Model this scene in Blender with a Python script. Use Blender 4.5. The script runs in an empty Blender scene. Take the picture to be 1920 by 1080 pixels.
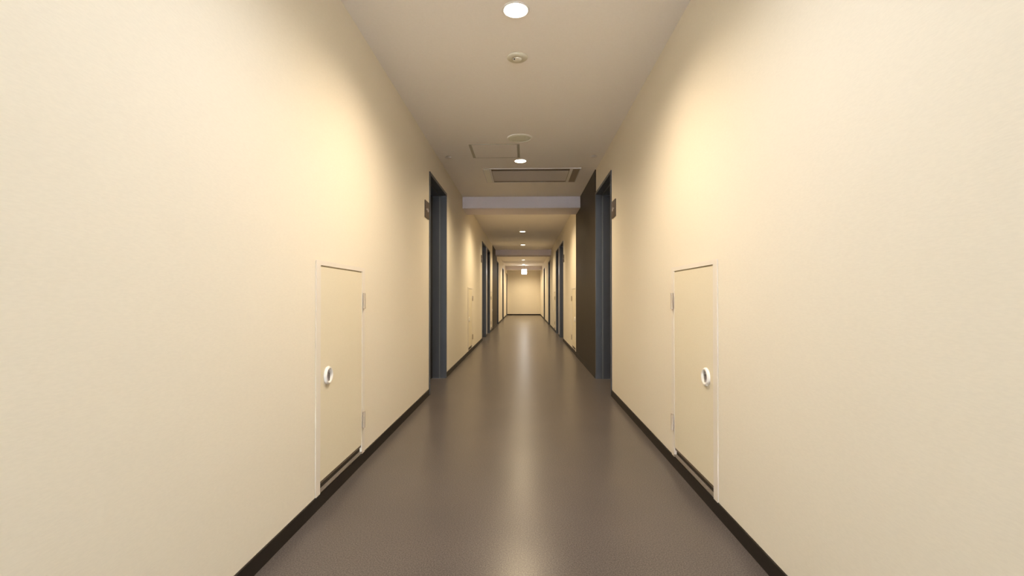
import bpy, bmesh, math
from mathutils import Vector, Matrix

scn = bpy.context.scene
col = scn.collection

# ------------------------------------------------------------------ sizes of the corridor (metres)
XL, XR = -0.945, 0.855            # wall faces
CEIL = 2.496                      # ceiling height
YB, YE = -3.2, 25.5               # back wall, end wall
CX = -0.046                       # centre line of the lamps
EYE = 0.966
WT = 0.24                         # wall thickness
LAMP_YS = [1.2, 2.49, 5.26, 8.10, 10.93, 13.70, 16.50, 19.20, 21.90, 24.20]  # first entry is the added fill lamp, out of view

# ------------------------------------------------------------------ camera
cam_d = bpy.data.cameras.new('camera')
cam = bpy.data.objects.new('camera', cam_d)
col.objects.link(cam)
cam_d.sensor_width = 36.0
cam_d.lens = 36.0 * 882.0 / 1920.0
cam_d.clip_start = 0.05
cam_d.clip_end = 200
cam_d.shift_y = 9.8 / 1920.0
cam.location = (0, 0, EYE)
cam.rotation_euler = (math.radians(90.5), 0, math.radians(1.527))
scn.camera = cam

# ------------------------------------------------------------------ world (sky fill through the added window behind the camera)
world = bpy.data.worlds.new('world')
scn.world = world
world.use_nodes = True
bg = world.node_tree.nodes['Background']
bg.inputs[0].default_value = (0.86, 0.90, 1.0, 1)
bg.inputs[1].default_value = 30.0

# ------------------------------------------------------------------ exposure
scn.view_settings.view_transform = 'Standard'
scn.view_settings.look = 'None'
scn.view_settings.gamma = 1
scn.view_settings.use_curve_mapping = False
scn.view_settings.exposure = 0.30

LAMP_COL = (1.0, 0.80, 0.515)
NEAR_COL = (1.0, 0.83, 0.60)
FILL_LAMP_COL = (0.84, 0.90, 1.0)       # cool colour of the added, unseen fill lamp above the viewer
LAMP_W = 116.0
SPOT_DEG = 158
SPOT_BLEND = 1.0

# ------------------------------------------------------------------ materials
def new_mat(name, color, rough=0.6, metal=0.0, spec=0.5):
    m = bpy.data.materials.new(name)
    m.use_nodes = True
    b = m.node_tree.nodes['Principled BSDF']
    b.inputs['Base Color'].default_value = (*color, 1)
    b.inputs['Roughness'].default_value = rough
    b.inputs['Metallic'].default_value = metal
    b.inputs['Specular IOR Level'].default_value = spec
    return m

def noise_on(m, scale, c1, c2, lo=0.35, hi=0.65, bump=0.0, stretch=(1, 1, 1), detail=4, rough=None, dist=0.002):
    nt = m.node_tree
    b = nt.nodes['Principled BSDF']
    tc = nt.nodes.new('ShaderNodeTexCoord')
    mp = nt.nodes.new('ShaderNodeMapping')
    mp.inputs['Scale'].default_value = stretch
    nz = nt.nodes.new('ShaderNodeTexNoise')
    nz.inputs['Scale'].default_value = scale
    nz.inputs['Detail'].default_value = detail
    rp = nt.nodes.new('ShaderNodeValToRGB')
    rp.color_ramp.elements[0].position = lo
    rp.color_ramp.elements[0].color = (*c1, 1)
    rp.color_ramp.elements[1].position = hi
    rp.color_ramp.elements[1].color = (*c2, 1)
    L = nt.links.new
    L(tc.outputs['Object'], mp.inputs[0]); L(mp.outputs[0], nz.inputs['Vector'])
    L(nz.outputs['Fac'], rp.inputs[0]); L(rp.outputs[0], b.inputs['Base Color'])
    if bump:
        bp = nt.nodes.new('ShaderNodeBump')
        bp.inputs['Strength'].default_value = bump
        bp.inputs['Distance'].default_value = dist
        L(nz.outputs['Fac'], bp.inputs['Height']); L(bp.outputs[0], b.inputs['Normal'])
    return m

def tint(c, f):
    return tuple(min(1, x * f) for x in c)

WALLC = (0.86, 0.79, 0.66)
M = {}
M['wall'] = noise_on(new_mat('cream_wallpaper', WALLC, 0.62, spec=0.3), 60, tint(WALLC, 0.985), tint(WALLC, 1.015),
                     bump=0.12, stretch=(1, 1, 4.5), detail=5, dist=0.0015)
M['ceiling'] = noise_on(new_mat('ceiling_paint', (0.92, 0.875, 0.83), 0.8, spec=0.2), 90, (0.91, 0.865, 0.82), (0.93, 0.885, 0.84), bump=0.05)
M['beam'] = noise_on(new_mat('beam_paint', (0.74, 0.68, 0.71), 0.8, spec=0.2), 90, (0.73, 0.67, 0.70), (0.75, 0.69, 0.72), bump=0.05)
M['base'] = noise_on(new_mat('dark_brown_vinyl', (0.014, 0.009, 0.0065), 0.5, spec=0.3), 40, (0.012, 0.008, 0.0055), (0.016, 0.011, 0.008))
M['steel'] = noise_on(new_mat('blue_grey_steel', (0.06, 0.066, 0.08), 0.38), 20, (0.058, 0.064, 0.078), (0.064, 0.070, 0.084), stretch=(1, 1, 0.2))
M['steel_leaf'] = noise_on(new_mat('dark_steel_leaf', (0.014, 0.015, 0.016), 0.6, spec=0.25), 20, (0.013, 0.014, 0.015), (0.015, 0.016, 0.017))
M['pier'] = noise_on(new_mat('pale_grey_steel', (0.30, 0.29, 0.32), 0.3), 20, (0.295, 0.285, 0.315), (0.305, 0.295, 0.325))
M['panel'] = noise_on(new_mat('dark_brown_veneer', (0.03, 0.022, 0.016), 0.5, spec=0.22), 14, (0.024, 0.0175, 0.0128), (0.036, 0.0265, 0.0195),
                      stretch=(6, 6, 0.35), detail=8)
M['cream_leaf'] = noise_on(new_mat('cream_laminate', (0.83, 0.75, 0.58), 0.5), 70, (0.82, 0.74, 0.57), (0.84, 0.76, 0.59), stretch=(1, 1, 3))
M['cream_frame'] = noise_on(new_mat('pale_frame_paint', (0.84, 0.775, 0.68), 0.5), 30, (0.835, 0.77, 0.675), (0.845, 0.78, 0.685))
M['hinge'] = noise_on(new_mat('hinge_metal', (0.46, 0.385, 0.30), 0.55, 0.0, 0.3), 40, (0.45, 0.375, 0.29), (0.47, 0.395, 0.31))
M['chrome'] = noise_on(new_mat('brushed_chrome', (0.62, 0.61, 0.66), 0.22, 1.0), 60, (0.58, 0.57, 0.62), (0.66, 0.65, 0.70))
M['ring_white'] = noise_on(new_mat('ring_enamel', (0.86, 0.83, 0.78), 0.3), 60, (0.85, 0.82, 0.77), (0.87, 0.84, 0.79))
M['bronze'] = noise_on(new_mat('bronze_strip', (0.22, 0.17, 0.12), 0.4, 0.5), 40, (0.20, 0.155, 0.11), (0.24, 0.185, 0.13))
M['sill'] = noise_on(new_mat('sill_metal', (0.36, 0.31, 0.26), 0.4, 0.4), 40, (0.34, 0.29, 0.245), (0.38, 0.33, 0.275))
M['dark'] = noise_on(new_mat('dark_gap', (0.03, 0.024, 0.018), 0.7), 40, (0.028, 0.022, 0.016), (0.033, 0.026, 0.02))
M['sign'] = noise_on(new_mat('sign_plate_brown', (0.075, 0.048, 0.030), 0.4), 40, (0.07, 0.045, 0.028), (0.08, 0.051, 0.032))
M['mark'] = noise_on(new_mat('sign_mark_pale', (0.48, 0.44, 0.44), 0.4), 40, (0.46, 0.42, 0.42), (0.50, 0.46, 0.46))
M['plastic'] = noise_on(new_mat('fixture_plastic', (0.88, 0.86, 0.78), 0.45), 60, (0.87, 0.85, 0.77), (0.89, 0.87, 0.79))
M['plastic_grey'] = noise_on(new_mat('fixture_plastic_grey', (0.82, 0.83, 0.70), 0.5), 60, (0.81, 0.82, 0.69), (0.83, 0.84, 0.71))
M['alu'] = noise_on(new_mat('hatch_trim_grey', (0.40, 0.37, 0.31), 0.45, 0.3), 60, (0.38, 0.35, 0.29), (0.42, 0.39, 0.33))
M['ac'] = noise_on(new_mat('air_unit_white', (0.74, 0.71, 0.70), 0.35), 60, (0.73, 0.70, 0.69), (0.75, 0.72, 0.71))
M['ac_panel'] = noise_on(new_mat('air_unit_intake', (0.56, 0.52, 0.53), 0.28), 200, (0.54, 0.50, 0.51), (0.58, 0.54, 0.55))
M['ac_slot'] = noise_on(new_mat('air_unit_slot', (0.12, 0.085, 0.06), 0.6), 60, (0.11, 0.078, 0.055), (0.13, 0.092, 0.065))

M['ac_louver'] = noise_on(new_mat('air_unit_louver', (0.30, 0.24, 0.19), 0.6), 60, (0.29, 0.23, 0.18), (0.31, 0.25, 0.20))

M['seal'] = noise_on(new_mat('jamb_seal_grey', (0.16, 0.16, 0.17), 0.5), 60, (0.155, 0.155, 0.165), (0.165, 0.165, 0.175))
M['reveal'] = noise_on(new_mat('reveal_tan', (0.42, 0.36, 0.24), 0.6), 60, (0.41, 0.35, 0.23), (0.43, 0.37, 0.25))
M['detector'] = noise_on(new_mat('detector_housing', (0.70, 0.66, 0.54), 0.5), 60, (0.69, 0.65, 0.53), (0.71, 0.67, 0.55))
# speckled, glossy sheet floor
def floor_material():
    m = new_mat('speckled_vinyl_floor', (0.13, 0.11, 0.1), 0.25, spec=0.37)
    nt = m.node_tree; b = nt.nodes['Principled BSDF']; L = nt.links.new
    tc = nt.nodes.new('ShaderNodeTexCoord')
    fine = nt.nodes.new('ShaderNodeTexNoise'); fine.inputs['Scale'].default_value = 210; fine.inputs['Detail'].default_value = 3
    cloud = nt.nodes.new('ShaderNodeTexNoise'); cloud.inputs['Scale'].default_value = 2.2; cloud.inputs['Detail'].default_value = 4
    rp = nt.nodes.new('ShaderNodeValToRGB')
    e = rp.color_ramp.elements
    e[0].position = 0.34; e[0].color = (0.060, 0.049, 0.045, 1)
    e[1].position = 0.68; e[1].color = (0.175, 0.150, 0.135, 1)
    mid = e.new(0.5); mid.color = (0.108, 0.090, 0.080, 1)
    mx = nt.nodes.new('ShaderNodeMix'); mx.data_type = 'RGBA'; mx.blend_type = 'MULTIPLY'
    mx.inputs[0].default_value = 1.0
    cr = nt.nodes.new('ShaderNodeValToRGB')
    cr.color_ramp.elements[0].position = 0.3; cr.color_ramp.elements[0].color = (0.93, 0.93, 0.93, 1)
    cr.color_ramp.elements[1].position = 0.7; cr.color_ramp.elements[1].color = (1.05, 1.04, 1.03, 1)
    L(tc.outputs['Object'], fine.inputs['Vector']); L(tc.outputs['Object'], cloud.inputs['Vector'])
    L(fine.outputs['Fac'], rp.inputs[0]); L(cloud.outputs['Fac'], cr.inputs[0])
    L(rp.outputs[0], mx.inputs[6]); L(cr.outputs[0], mx.inputs[7]); L(mx.outputs[2], b.inputs['Base Color'])
    mr = nt.nodes.new('ShaderNodeMapRange')
    mr.inputs[3].default_value = 0.279; mr.inputs[4].default_value = 0.292
    L(cloud.outputs['Fac'], mr.inputs[0]); L(mr.outputs[0], b.inputs['Roughness'])
    bp = nt.nodes.new('ShaderNodeBump'); bp.inputs['Strength'].default_value = 0.012; bp.inputs['Distance'].default_value = 0.0004
    L(fine.outputs['Fac'], bp.inputs['Height']); L(bp.outputs[0], b.inputs['Normal'])
    return m
M['floor'] = floor_material()

def emit_mat(name, color, strength):
    m = bpy.data.materials.new(name); m.use_nodes = True
    b = m.node_tree.nodes['Principled BSDF']
    b.inputs['Base Color'].default_value = (0.9, 0.9, 0.9, 1)
    b.inputs['Emission Color'].default_value = (*color, 1)
    b.inputs['Emission Strength'].default_value = strength
    return m
M['lens'] = emit_mat('lamp_lens', (1.0, 0.88, 0.66), 9.0)
M['exit'] = emit_mat('exit_sign_face', (0.90, 0.94, 1.0), 16.0)

def glass_mat():
    m = bpy.data.materials.new('window_glass'); m.use_nodes = True
    nt = m.node_tree; nt.nodes.remove(nt.nodes['Principled BSDF'])
    out = nt.nodes['Material Output']
    tr = nt.nodes.new('ShaderNodeBsdfTransparent'); tr.inputs[0].default_value = (0.95, 0.97, 0.96, 1)
    gl = nt.nodes.new('ShaderNodeBsdfGlossy'); gl.inputs['Roughness'].default_value = 0.02
    fr = nt.nodes.new('ShaderNodeFresnel'); fr.inputs[0].default_value = 1.45
    mx = nt.nodes.new('ShaderNodeMixShader')
    L = nt.links.new
    L(fr.outputs[0], mx.inputs[0]); L(tr.outputs[0], mx.inputs[1]); L(gl.outputs[0], mx.inputs[2]); L(mx.outputs[0], out.inputs[0])
    return m
M['glass'] = glass_mat()

# ------------------------------------------------------------------ mesh helpers
def obj(name, bm, mat, parent=None, smooth=False, bevel=0.0):
    me = bpy.data.meshes.new(name)
    bmesh.ops.remove_doubles(bm, verts=bm.verts, dist=1e-6)
    bmesh.ops.recalc_face_normals(bm, faces=bm.faces)
    if bevel:
        bmesh.ops.bevel(bm, geom=list(bm.edges), offset=bevel, segments=2, profile=0.5, affect='EDGES')
    bm.to_mesh(me); bm.free()
    me.materials.append(mat)
    if smooth:
        for p in me.polygons: p.use_smooth = True
    o = bpy.data.objects.new(name, me)
    col.objects.link(o)
    if parent: o.parent = parent
    return o

def box(bm, x0, x1, y0, y1, z0, z1):
    x0, x1 = sorted((x0, x1)); y0, y1 = sorted((y0, y1)); z0, z1 = sorted((z0, z1))
    vs = [bm.verts.new(p) for p in [(x0,y0,z0),(x1,y0,z0),(x1,y1,z0),(x0,y1,z0),(x0,y0,z1),(x1,y0,z1),(x1,y1,z1),(x0,y1,z1)]]
    for f in [(0,3,2,1),(4,5,6,7),(0,1,5,4),(1,2,6,5),(2,3,7,6),(3,0,4,7)]:
        bm.faces.new([vs[i] for i in f])

def boxo(name, b, mat, parent=None, bevel=0.0):
    bm = bmesh.new(); box(bm, *b)
    return obj(name, bm, mat, parent, bevel=bevel)

def lathe(bm, prof, seg=48, axis='z', center=(0, 0, 0)):
    """prof: list of (r, h); revolve round z (or x); closes at r == 0."""
    rings = []
    for r, h in prof:
        if r < 1e-7:
            p = (0, 0, h)
            rings.append([bm.verts.new(p)])
        else:
            rings.append([bm.verts.new((r * math.cos(2*math.pi*k/seg), r * math.sin(2*math.pi*k/seg), h)) for k in range(seg)])
    for a, b in zip(rings, rings[1:]):
        for k in range(seg):
            k2 = (k + 1) % seg
            if len(a) == 1 and len(b) == 1: continue
            if len(a) == 1: bm.faces.new([a[0], b[k], b[k2]])
            elif len(b) == 1: bm.faces.new([a[k], b[0], a[k2]])
            else: bm.faces.new([a[k], b[k], b[k2], a[k2]])
    vs = [v for r in rings for v in r]
    if axis == 'x':
        for v in vs: v.co = Vector((v.co.z, v.co.x, v.co.y))
    elif axis == '-x':
        for v in vs: v.co = Vector((-v.co.z, v.co.x, v.co.y))
    for v in vs: v.co += Vector(center)
    return vs

def thing(name, label, cat, loc=(0, 0, 0), group=None):
    o = bpy.data.objects.new(name, None)
    o.empty_display_size = 0.1
    col.objects.link(o)
    o.location = loc
    o['label'] = label; o['category'] = cat
    if group: o['group'] = group
    return o

def struct(o, label=None, cat=None):
    o['kind'] = 'structure'
    if label: o['label'] = label
    if cat: o['category'] = cat
    return o

def struct_root(name, loc, label, cat):
    o = bpy.data.objects.new(name, None); o.empty_display_size = 0.1
    col.objects.link(o); o.location = loc
    return struct(o, label, cat)

# wall slab in the y-z plane with rectangular openings
def wall_with_openings(bm, xin, xout, y0, y1, z0, z1, holes):
    ys = sorted({y0, y1, *[h[0] for h in holes], *[h[1] for h in holes]})
    zs = sorted({z0, z1, *[h[2] for h in holes], *[h[3] for h in holes]})
    def solid(i, j):
        if i < 0 or j < 0 or i >= len(ys) - 1 or j >= len(zs) - 1: return False
        cy = (ys[i] + ys[i+1]) / 2; cz = (zs[j] + zs[j+1]) / 2
        return not any(h[0] < cy < h[1] and h[2] < cz < h[3] for h in holes)
    cache = {}
    def v(x, y, z):
        k = (round(x, 5), round(y, 5), round(z, 5))
        if k not in cache: cache[k] = bm.verts.new((x, y, z))
        return cache[k]
    for i in range(len(ys) - 1):
        for j in range(len(zs) - 1):
            if not solid(i, j): continue
            a, b, c, d = ys[i], ys[i+1], zs[j], zs[j+1]
            for x in (xin, xout):
                bm.faces.new([v(x, a, c), v(x, b, c), v(x, b, d), v(x, a, d)])
            if not solid(i-1, j): bm.faces.new([v(xin, a, c), v(xin, a, d), v(xout, a, d), v(xout, a, c)])
            if not solid(i+1, j): bm.faces.new([v(xin, b, c), v(xin, b, d), v(xout, b, d), v(xout, b, c)])
            if not solid(i, j-1): bm.faces.new([v(xin, a, c), v(xin, b, c), v(xout, b, c), v(xout, a, c)])
            if not solid(i, j+1): bm.faces.new([v(xin, a, d), v(xin, b, d), v(xout, b, d), v(xout, a, d)])

# ------------------------------------------------------------------ layout
DH = 2.215                                        # big door frame height
BIG_L = [(4.63, 5.64), (10.42, 11.42), (11.78, 12.75), (15.90, 16.90), (20.0, 21.05), (24.35, 25.30)]
BIG_R = [(4.63, 5.64), (10.38, 11.38), (11.74, 12.70), (15.75, 16.75), (19.75, 20.80)]
SMALL = [(2.10, 2.745, False), (7.83, 8.475, False), (13.05, 13.695, True)]   # y0, y1, hinges on the near side
SZ0, SZ1 = 0.062, 1.137                           # small door frame height range
PANEL_R = (5.642, 7.755)
PANEL_L = (13.80, 15.898)
BEAMS = [(7.14, 7.70), (15.10, 15.65), (23.05, 23.60)]
BEAM_BOT = 2.322

# ------------------------------------------------------------------ the room shell
for side, xin, s, big in (('left', XL, -1, BIG_L), ('right', XR, 1, BIG_R)):
    bm = bmesh.new()
    holes = [(a, b, -0.001, DH) for a, b in big] + [(a + 0.02, b - 0.02, SZ0 + 0.01, SZ1 - 0.02) for a, b, _ in SMALL]
    holes = [(h[0], h[1], max(h[2], 0.0), h[3]) for h in holes]
    wall_with_openings(bm, xin, xin + s * WT, YB - 0.2, YE + 0.2, 0.0, CEIL, holes)
    struct(obj('wall_' + side, bm, M['wall']), 'cream wallpapered %s wall of the corridor' % side, 'wall')
    # baseboard in runs between the big doors
    runs, y = [], YB
    for a, b in big:
        runs.append((y, a - 0.0)); y = b
    runs.append((y, YE))
    bm = bmesh.new()
    for a, b in runs:
        box(bm, xin, xin - s * 0.007, a, b, 0.0, 0.061)
    struct(obj('baseboard_' + side, bm, M['base']), 'dark brown vinyl baseboard along the %s wall' % side, 'baseboard')

bm = bmesh.new(); box(bm, XL, XR, YE, YE + 0.2, 0, CEIL)
struct(obj('wall_end', bm, M['wall']), 'cream wall closing the far end of the corridor', 'wall')
bm = bmesh.new(); box(bm, XL + 0.007, XR - 0.007, YE - 0.007, YE, 0, 0.061)
struct(obj('baseboard_end', bm, M['base']), 'dark brown baseboard across the far end wall', 'baseboard')
bm = bmesh.new(); box(bm, XL - WT - 0.3, XR + WT + 0.3, YB - 0.2, YE + 0.2, -0.15, 0)
struct(obj('floor', bm, M['floor']), 'glossy dark grey-brown speckled sheet floor', 'floor')
bm = bmesh.new(); box(bm, XL - WT - 0.3, XR + WT + 0.3, YB - 0.2, YE + 0.2, CEIL, CEIL + 0.15)
struct(obj('ceiling', bm, M['ceiling']), 'plain pale ceiling of the corridor', 'ceiling')
for i, (a, b) in enumerate(BEAMS):
    bm = bmesh.new(); box(bm, XL, XR, a, b, BEAM_BOT, CEIL)
    struct(obj('beam_%d' % (i + 1), bm, M['beam']),
           ['pale ceiling beam just beyond the ceiling air unit', 'pale ceiling beam above the far brown wall panel',
            'pale ceiling beam just before the end wall'][i], 'beam')

# back wall (behind the camera) with a window added for cool fill light
WX0, WX1, WZ0, WZ1 = -0.75, 0.66, 0.85, 2.25
bm = bmesh.new()
for b in ((XL, WX0, 0, CEIL), (WX1, XR, 0, CEIL), (WX0, WX1, 0, WZ0), (WX0, WX1, WZ1, CEIL)):
    box(bm, b[0], b[1], YB - 0.2, YB, b[2], b[3])
struct(obj('wall_back', bm, M['wall']), 'cream wall behind the viewer with a window', 'wall')
wr = struct_root('window_1', ((WX0 + WX1) / 2, YB - 0.1, WZ0), 'window in the wall behind the viewer', 'window')
hw = (WX1 - WX0) / 2; hh = WZ1 - WZ0
bm = bmesh.new()
box(bm, -hw, -hw + 0.04, -0.03, 0.03, 0, hh); box(bm, hw - 0.04, hw, -0.03, 0.03, 0, hh)
box(bm, -hw + 0.04, hw - 0.04, -0.03, 0.03, 0, 0.04); box(bm, -hw + 0.04, hw - 0.04, -0.03, 0.03, hh - 0.04, hh)
box(bm, -0.02, 0.02, -0.03, 0.03, 0.04, hh - 0.04)
obj('window_frame', bm, M['cream_frame'], wr)
for a, b in ((-hw + 0.04, -0.02), (0.02, hw - 0.04)):
    boxo('pane', (a, b, -0.004, 0.004, 0.04, hh - 0.04), M['glass'], wr)

# dark veneer wall panels
def wall_panel(side, y0, y1, label):
    s = -1 if side == 'left' else 1
    x = XL if side == 'left' else XR
    r = thing('wall_panel', label, 'wall panel', (x, (y0 + y1) / 2, 0))
    h = (y1 - y0) / 2
    n = 2
    bm = bmesh.new()
    box(bm, 0, -s * 0.010, -h, h, 0.061, CEIL)
    obj('veneer_sheet', bm, M['panel'], r)
    boxo('plinth', (-s * 0.0072, -s * 0.015, -h, h, 0.0, 0.061), M['base'], r)
    return r
wall_panel('right', *PANEL_R, 'full-height dark brown wall panel on the right wall, beyond the nearest right door')
wall_panel('left', *PANEL_L, 'full-height dark brown wall panel far down the left wall, before the second beam')

# ------------------------------------------------------------------ big doors in blue-grey steel frames
def big_door(n, side, y0, y1, label):
    s = -1 if side == 'left' else 1               # outward
    x = XL if side == 'left' else XR
    r = struct_root('door_%d' % n, (x, (y0 + y1) / 2, 0), label, 'door')
    h = (y1 - y0) / 2 + 0.0005
    F = 0.030                                     # frame face width
    P = -s * 0.010                                # proud of the wall
    D1, D2 = s * 0.064, s * 0.155                 # step in the jamb, leaf plane
    bm = bmesh.new()
    for q in (-1, 1):
        box(bm, P, D1, q * h, q * (h - F), 0, DH)
        box(bm, D1, s * WT, q * h, q * (h - F - 0.012), 0, DH)
    box(bm, P, D1, -(h - F), h - F, DH - F, DH)
    box(bm, D1, s * WT, -(h - F), h - F, DH - F - 0.012, DH)
    obj('door_frame', bm, M['steel'], r)
    bm = bmesh.new()                              # pale strip added to paint in the light line of the jamb step
    for q in (-1, 1):
        box(bm, D1 + s * 0.002, D1 + s * 0.012, q * (h - F - 0.012), q * (h - F - 0.015), 0, DH - F - 0.012)
    obj('seal', bm, M['seal'], r)
    hi = h - F - 0.016
    lf = boxo('door_leaf', (D2, D2 + s * 0.04, -hi, hi, 0.006, DH - F - 0.016), M['steel_leaf'], r)
    bm = bmesh.new()                              # bar handle on the leaf
    hx = D2
    for z in (0.93, 1.07):
        box(bm, hx, hx - s * 0.035, -hi + 0.07, -hi + 0.085, z - 0.008, z + 0.008)
    box(bm, hx - s * 0.028, hx - s * 0.042, -hi + 0.068, -hi + 0.087, 0.88, 1.12)
    obj('handle', bm, M['chrome'], lf, bevel=0.002)
    return r

n = 0
lab_l = ['nearest dark steel door on the left wall', 'left wall dark door, first of the pair beyond the first beam',
         'left wall dark door, second of the pair beyond the first beam', 'left wall dark door just beyond the far brown panel',
         'left wall dark door, second from the far end', 'last dark door on the left wall, beside the end wall']
lab_r = ['nearest dark steel door on the right wall', 'right wall dark door, first of the pair beyond the brown panel',
         'right wall dark door, second of the pair beyond the brown panel', 'right wall dark door just beyond the second beam',
         'last dark door on the right wall']
for (a, b), lb in zip(BIG_L, lab_l):
    n += 1; big_door(n, 'left', a, b, lb)
for (a, b), lb in zip(BIG_R, lab_r):
    n += 1; big_door(n, 'right', a, b, lb)

# pale grey steel cladding on the pier between each pair
k = 0
for side, big in (('left', BIG_L), ('right', BIG_R)):
    s = -1 if side == 'left' else 1
    x = XL if side == 'left' else XR
    k += 1
    bm = bmesh.new(); box(bm, x - s * 0.0072, x - s * 0.012, big[1][1] + 0.001, big[2][0] - 0.001, 0.062, DH - 0.0)
    struct(obj('trim_%d' % k, bm, M['pier']), 'pale grey strip between the paired doors on the %s wall' % side, 'trim')

# ------------------------------------------------------------------ low cream access doors
def access_door(side, y0, y1, near_hinge, label):
    s = -1 if side == 'left' else 1               # outward
    x = XL if side == 'left' else XR
    r = thing('access_door', label, 'access door', (x, (y0 + y1) / 2, 0), 'low cream access doors along the walls')
    r['kind'] = 'thing'
    h = (y1 - y0) / 2
    F = 0.045
    q = -1 if near_hinge else 1                   # +1: hinges on the far side
    P = -s * 0.006
    bm = bmesh.new()
    for t in (-1, 1):
        box(bm, s * 0.03, P, t * h, t * (h - F), SZ0, SZ1)
        # inside return of the frame
    box(bm, s * 0.03, P, -(h - F), h - F, SZ1 - 0.022, SZ1)
    # snap it to the opening: keep the part sunk in the wall inside the hole
    for v in bm.verts:
        if abs(v.co.x - s * 0.03) < 1e-6:
            v.co.y = max(-(h - 0.0205), min(h - 0.0205, v.co.y))
            v.co.z = max(SZ0 + 0.0105, min(SZ1 - 0.0205, v.co.z))
    obj('door_frame', bm, M['cream_frame'], r)
    lz0, lz1 = 0.1165, SZ1 - 0.029
    lf = boxo('door_leaf', (s * 0.024, -s * 0.004, -(h - F - 0.0015), h - F - 0.0015, lz0, lz1), M['cream_leaf'], r)
    boxo('door_stop', (s * 0.022, s * 0.001, -(h - F), h - F, lz1 + 0.0002, SZ1 - 0.0222), M['reveal'], r)  # tan strip painting in the shade line under the frame head
    # vent gap strip at the foot
    vs = boxo('vent_slot', (s * 0.026, s * 0.008, -(h - F), h - F, 0.0755, 0.116), M['dark'], r)
    boxo('sill', (s * 0.026, -s * 0.0085, -(h - F), h - F, 0.0690, 0.0752), M['sill'], r)
    boxo('seal_strip', (s * 0.008, -s * 0.001, -(h - F - 0.003), h - F - 0.003, 0.102, 0.1155), M['bronze'], vs)
    # hinges
    for z0 in (0.900, 0.213):
        bm = bmesh.new()
        yc = q * (h - F + 0.004)
        rr = 0.0075
        vs_ = lathe(bm, [(0, 0), (rr, 0), (rr, 0.028), (rr * 0.9, 0.0285), (rr * 0.9, 0.0295), (rr, 0.03), (rr, 0.06),
                         (rr * 0.9, 0.0605), (rr * 0.9, 0.0615), (rr, 0.062), (rr, 0.090), (0, 0.090)], 16,
                    center=(-s * 0.016, yc, z0))
        box(bm, -s * 0.0125, -s * 0.015, yc, yc + q * 0.028, z0 + 0.002, z0 + 0.088)
        obj('hinge', bm, M['hinge'], r)
    # round ring pull
    yk = -q * (h - 0.125); zk = 0.594
    bm = bmesh.new()
    ax = 'x' if s < 0 else '-x'
    lathe(bm, [(0.027, 0.0), (0.043, 0.0), (0.043, 0.006), (0.040, 0.011), (0.035, 0.014), (0.031, 0.011), (0.027, 0.006), (0.027, 0.0)],
          40, ax, (-s * 0.0035, yk, zk))
    ring = obj('ring_pull', bm, M['ring_white'], lf, smooth=True)
    bm = bmesh.new()
    lathe(bm, [(0, 0.0), (0.0275, 0.0), (0.0275, 0.0035), (0.022, 0.0025), (0, 0.002)], 40, ax, (-s * 0.0035, yk, zk))
    box(bm, -s * 0.005, -s * 0.013, yk - 0.005, yk + 0.005, zk - 0.025, zk + 0.012)
    obj('latch', bm, M['chrome'], lf)
    return r
names = [('nearest the viewer', ''), ('beyond the first beam', ''), ('beyond the paired doors', '')]
for side in ('left', 'right'):
    for (a, b, nh), (wh, _) in zip(SMALL, names):
        access_door(side, a, b, nh, 'low cream access door in the %s wall, %s' % (side, {
            'nearest the viewer': 'the nearest one with clear round pull',
            'beyond the first beam': 'just beyond the first ceiling beam',
            'beyond the paired doors': 'beyond the pair of dark doors'}[wh]))

# ------------------------------------------------------------------ room signs beside the doors
def room_sign(side, y0, y1, z0, z1, label):
    s = -1 if side == 'left' else 1
    x = XL if side == 'left' else XR
    r = thing('room_sign', label, 'sign', (x, (y0 + y1) / 2, z0), 'brown square signs beside the doors')
    h = (y1 - y0) / 2; H = z1 - z0
    boxo('sign_plate', (0, -s * 0.010, -h, h, 0, H), M['sign'], r, bevel=0.0015)
    bm = bmesh.new()                              # small pale, unreadable mark across the middle
    xx0, xx1 = -s * 0.0101, -s * 0.0116
    box(bm, xx0, xx1, -h * 0.55, -h * 0.10, H * 0.46, H * 0.54)
    box(bm, xx0, xx1, h * 0.0, h * 0.30, H * 0.38, H * 0.62)
    box(bm, xx0, xx1, h * 0.38, h * 0.62, H * 0.42, H * 0.58)
    obj('sign_mark', bm, M['mark'], r)
room_sign('left', 4.415, 4.595, 1.728, 1.890, 'small brown square sign with pale mark beside the nearest left door')
room_sign('right', 4.415, 4.595, 1.728, 1.890, 'small brown square sign with pale mark beside the nearest right door')
room_sign('left', 10.20, 10.38, 1.728, 1.890, 'small brown sign beside the paired doors on the left wall')
room_sign('right', 10.16, 10.34, 1.728, 1.890, 'small brown sign beside the paired doors on the right wall')

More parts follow.
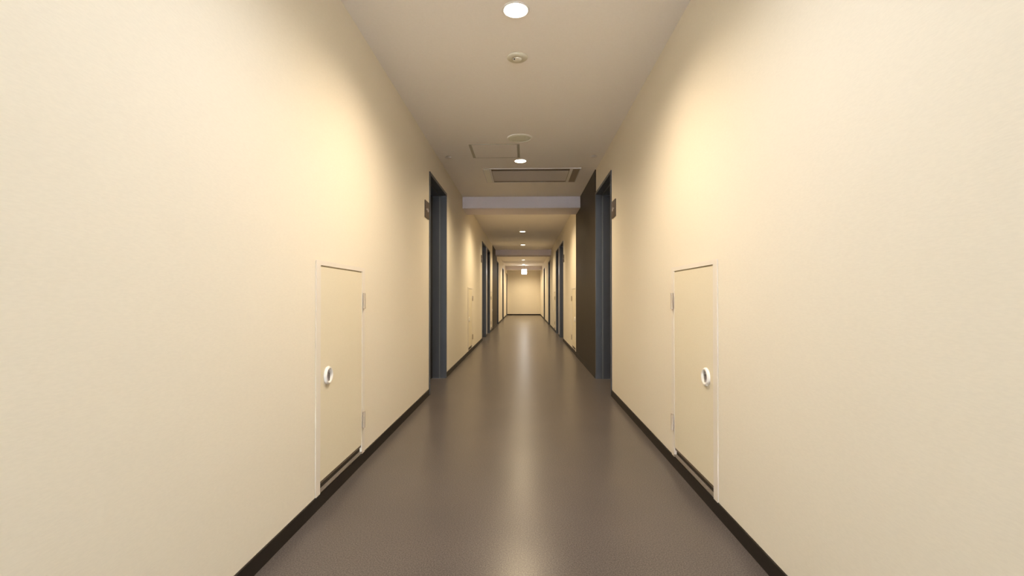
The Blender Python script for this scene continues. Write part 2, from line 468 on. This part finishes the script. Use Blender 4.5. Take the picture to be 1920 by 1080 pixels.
# ------------------------------------------------------------------ ceiling lamps
def downlight(y, label):
    r = thing('downlight', label, 'ceiling light', (CX, y, CEIL), 'round downlights along the ceiling')
    bm = bmesh.new()
    lathe(bm, [(0.063, 0.0), (0.074, 0.0), (0.074, -0.002), (0.072, -0.004), (0.068, -0.006), (0.065, -0.005), (0.063, -0.003), (0.063, 0.0)], 48)
    obj('trim_ring', bm, M['ac'], r, smooth=True)
    bm = bmesh.new()
    lathe(bm, [(0, -0.0005), (0.0628, -0.0005), (0.0628, -0.004), (0.050, -0.0065), (0, -0.008)], 48)
    obj('lens', bm, M['lens'], r, smooth=True)
    ld = bpy.data.lights.new('lamp', 'SPOT')
    ld.energy = LAMP_W * (0.34 if y < 2 else 0.75 if y < 3 else 1.0); ld.color = FILL_LAMP_COL if y < 2 else NEAR_COL if y < 3 else LAMP_COL
    ld.spot_size = math.radians(SPOT_DEG); ld.spot_blend = SPOT_BLEND
    ld.shadow_soft_size = 0.05
    lo = bpy.data.objects.new('lamp', ld); col.objects.link(lo)
    lo.parent = r; lo.location = (0, 0, -0.058)
    return r
lamp_labels = ['round ceiling downlight above the viewer', 'nearest round downlight at the top of the view',
               'round downlight between the hatch and the air unit', 'round downlight hidden behind the first beam',
               'first round downlight seen beyond the first beam', 'second round downlight seen beyond the first beam',
               'round downlight behind the second beam', 'first round downlight seen beyond the second beam',
               'round downlight just in front of the hanging lit sign', 'round downlight beyond the third beam, by the end wall']
for y, lb in zip(LAMP_YS, lamp_labels):
    downlight(y, lb)

# ------------------------------------------------------------------ other ceiling fittings
r = thing('smoke_detector', 'small round smoke detector flush on the ceiling after the nearest downlight', 'smoke detector', (CX, 2.985, CEIL))
bm = bmesh.new(); lathe(bm, [(0, 0), (0.066, 0), (0.066, -0.004), (0.058, -0.010), (0.030, -0.012), (0, -0.012)], 48)
obj('base', bm, M['detector'], r, smooth=True)
bm = bmesh.new(); lathe(bm, [(0, -0.0125), (0.030, -0.0125), (0.028, -0.020), (0.016, -0.024), (0, -0.024)], 32)
obj('sensor_cap', bm, M['detector'], r, smooth=True)
bm = bmesh.new(); lathe(bm, [(0, 0), (0.005, 0), (0.005, -0.004), (0, -0.005)], 16, center=(-0.018, -0.02, -0.019))
obj('indicator', bm, M['dark'], r)

r = thing('ceiling_speaker', 'large round pale speaker cover at the edge of the ceiling hatch', 'speaker', (CX, 4.50, CEIL))
bm = bmesh.new(); lathe(bm, [(0.104, 0), (0.120, 0), (0.120, -0.004), (0.114, -0.009), (0.106, -0.009), (0.104, -0.005), (0.104, 0)], 56)
obj('rim', bm, M['plastic'], r, smooth=True)
bm = bmesh.new(); lathe(bm, [(0, 0), (0.1035, 0), (0.1035, -0.004), (0.06, -0.006), (0, -0.007)], 56)
obj('grille', bm, M['plastic_grey'], r, smooth=True)

# inspection hatch
r = thing('ceiling_hatch', 'square inspection hatch in the ceiling with grey metal edges', 'ceiling hatch', (-0.305, 4.905, CEIL))
bm = bmesh.new()
a = 0.255; w = 0.026
box(bm, -a, -a + w, -0.225, 0.225, 0, -0.004); box(bm, a - w, a, -0.225, 0.225, 0, -0.004)
box(bm, -a + w, a - w, -0.225, -0.219, 0, -0.004); box(bm, -a + w, a - w, 0.219, 0.225, 0, -0.004)
obj('hatch_frame', bm, M['alu'], r)
boxo('hatch_panel', (-a + w + 0.002, a - w - 0.002, -0.217, 0.217, 0, -0.003), M['ceiling'], r)

# sprinkler covers
for xx, lb in ((-0.83, 'small round white sprinkler cover near the left wall'), (0.75, 'small round white sprinkler cover near the right wall')):
    r = thing('sprinkler_cover', lb, 'sprinkler', (xx, 5.09, CEIL), 'round sprinkler covers on the ceiling')
    bm = bmesh.new(); lathe(bm, [(0, -0.006), (0.036, -0.006), (0.038, -0.009), (0.036, -0.011), (0, -0.012)], 32)
    obj('cover_plate', bm, M['ac'], r, smooth=True)
    bm = bmesh.new(); lathe(bm, [(0, 0), (0.026, 0), (0.026, -0.006), (0, -0.006)], 24)
    obj('collar', bm, M['alu'], r)

# cassette air conditioner
r = thing('air_conditioner', 'long rectangular air conditioner cassette set in the ceiling before the first beam', 'air conditioner', (0.085, 5.90, CEIL))
X0, X1, Y0, Y1 = -0.585, 0.585, -0.335, 0.335       # outer panel
ix0, ix1, iy0, iy1 = -0.485, 0.457, -0.315, 0.315    # intake opening
bm = bmesh.new()
T = -0.0065
box(bm, X0, ix0 - 0.0, Y0, Y1, 0, T); box(bm, ix1, X1, Y0, Y1, 0, T)
box(bm, ix0, ix1, Y0, iy0, 0, T); box(bm, ix0, ix1, iy1, Y1, 0, T)
obj('panel_frame', bm, M['ac'], r)
boxo('intake_recess', (ix0 + 0.0005, ix1 - 0.0005, iy0 + 0.0005, iy1 - 0.0005, 0, -0.003), M['ac_slot'], r)
boxo('intake_panel', (ix0 + 0.006, ix1 - 0.006, iy0 + 0.082, iy1 - 0.055, -0.0032, -0.0062), M['ac_panel'], r, bevel=0.002)
boxo('air_outlet', (ix1 + 0.035, X1 - 0.012, Y0 + 0.025, Y1 - 0.025, T - 0.0003, T - 0.002), M['ac_louver'], r)
boxo('air_flap', (X0 + 0.010, ix0 - 0.022, Y0 + 0.025, Y1 - 0.025, T - 0.0003, T - 0.004), M['plastic'], r, bevel=0.001)

# hanging lit sign
r = thing('exit_sign', 'glowing white square sign box hanging from the ceiling near the end wall', 'exit sign', (CX + 0.030, 22.75, CEIL))
bm = bmesh.new(); lathe(bm, [(0, 0), (0.035, 0), (0.035, -0.012), (0.010, -0.016), (0.010, -0.175), (0, -0.175)], 20)
obj('hanging_rod', bm, M['alu'], r)
boxo('sign_box', (-0.128, 0.128, 0.0, 0.05, -0.415, -0.175), M['ac'], r, bevel=0.004)
boxo('lit_face', (-0.120, 0.120, -0.003, -0.0002, -0.408, -0.182), M['exit'], r)
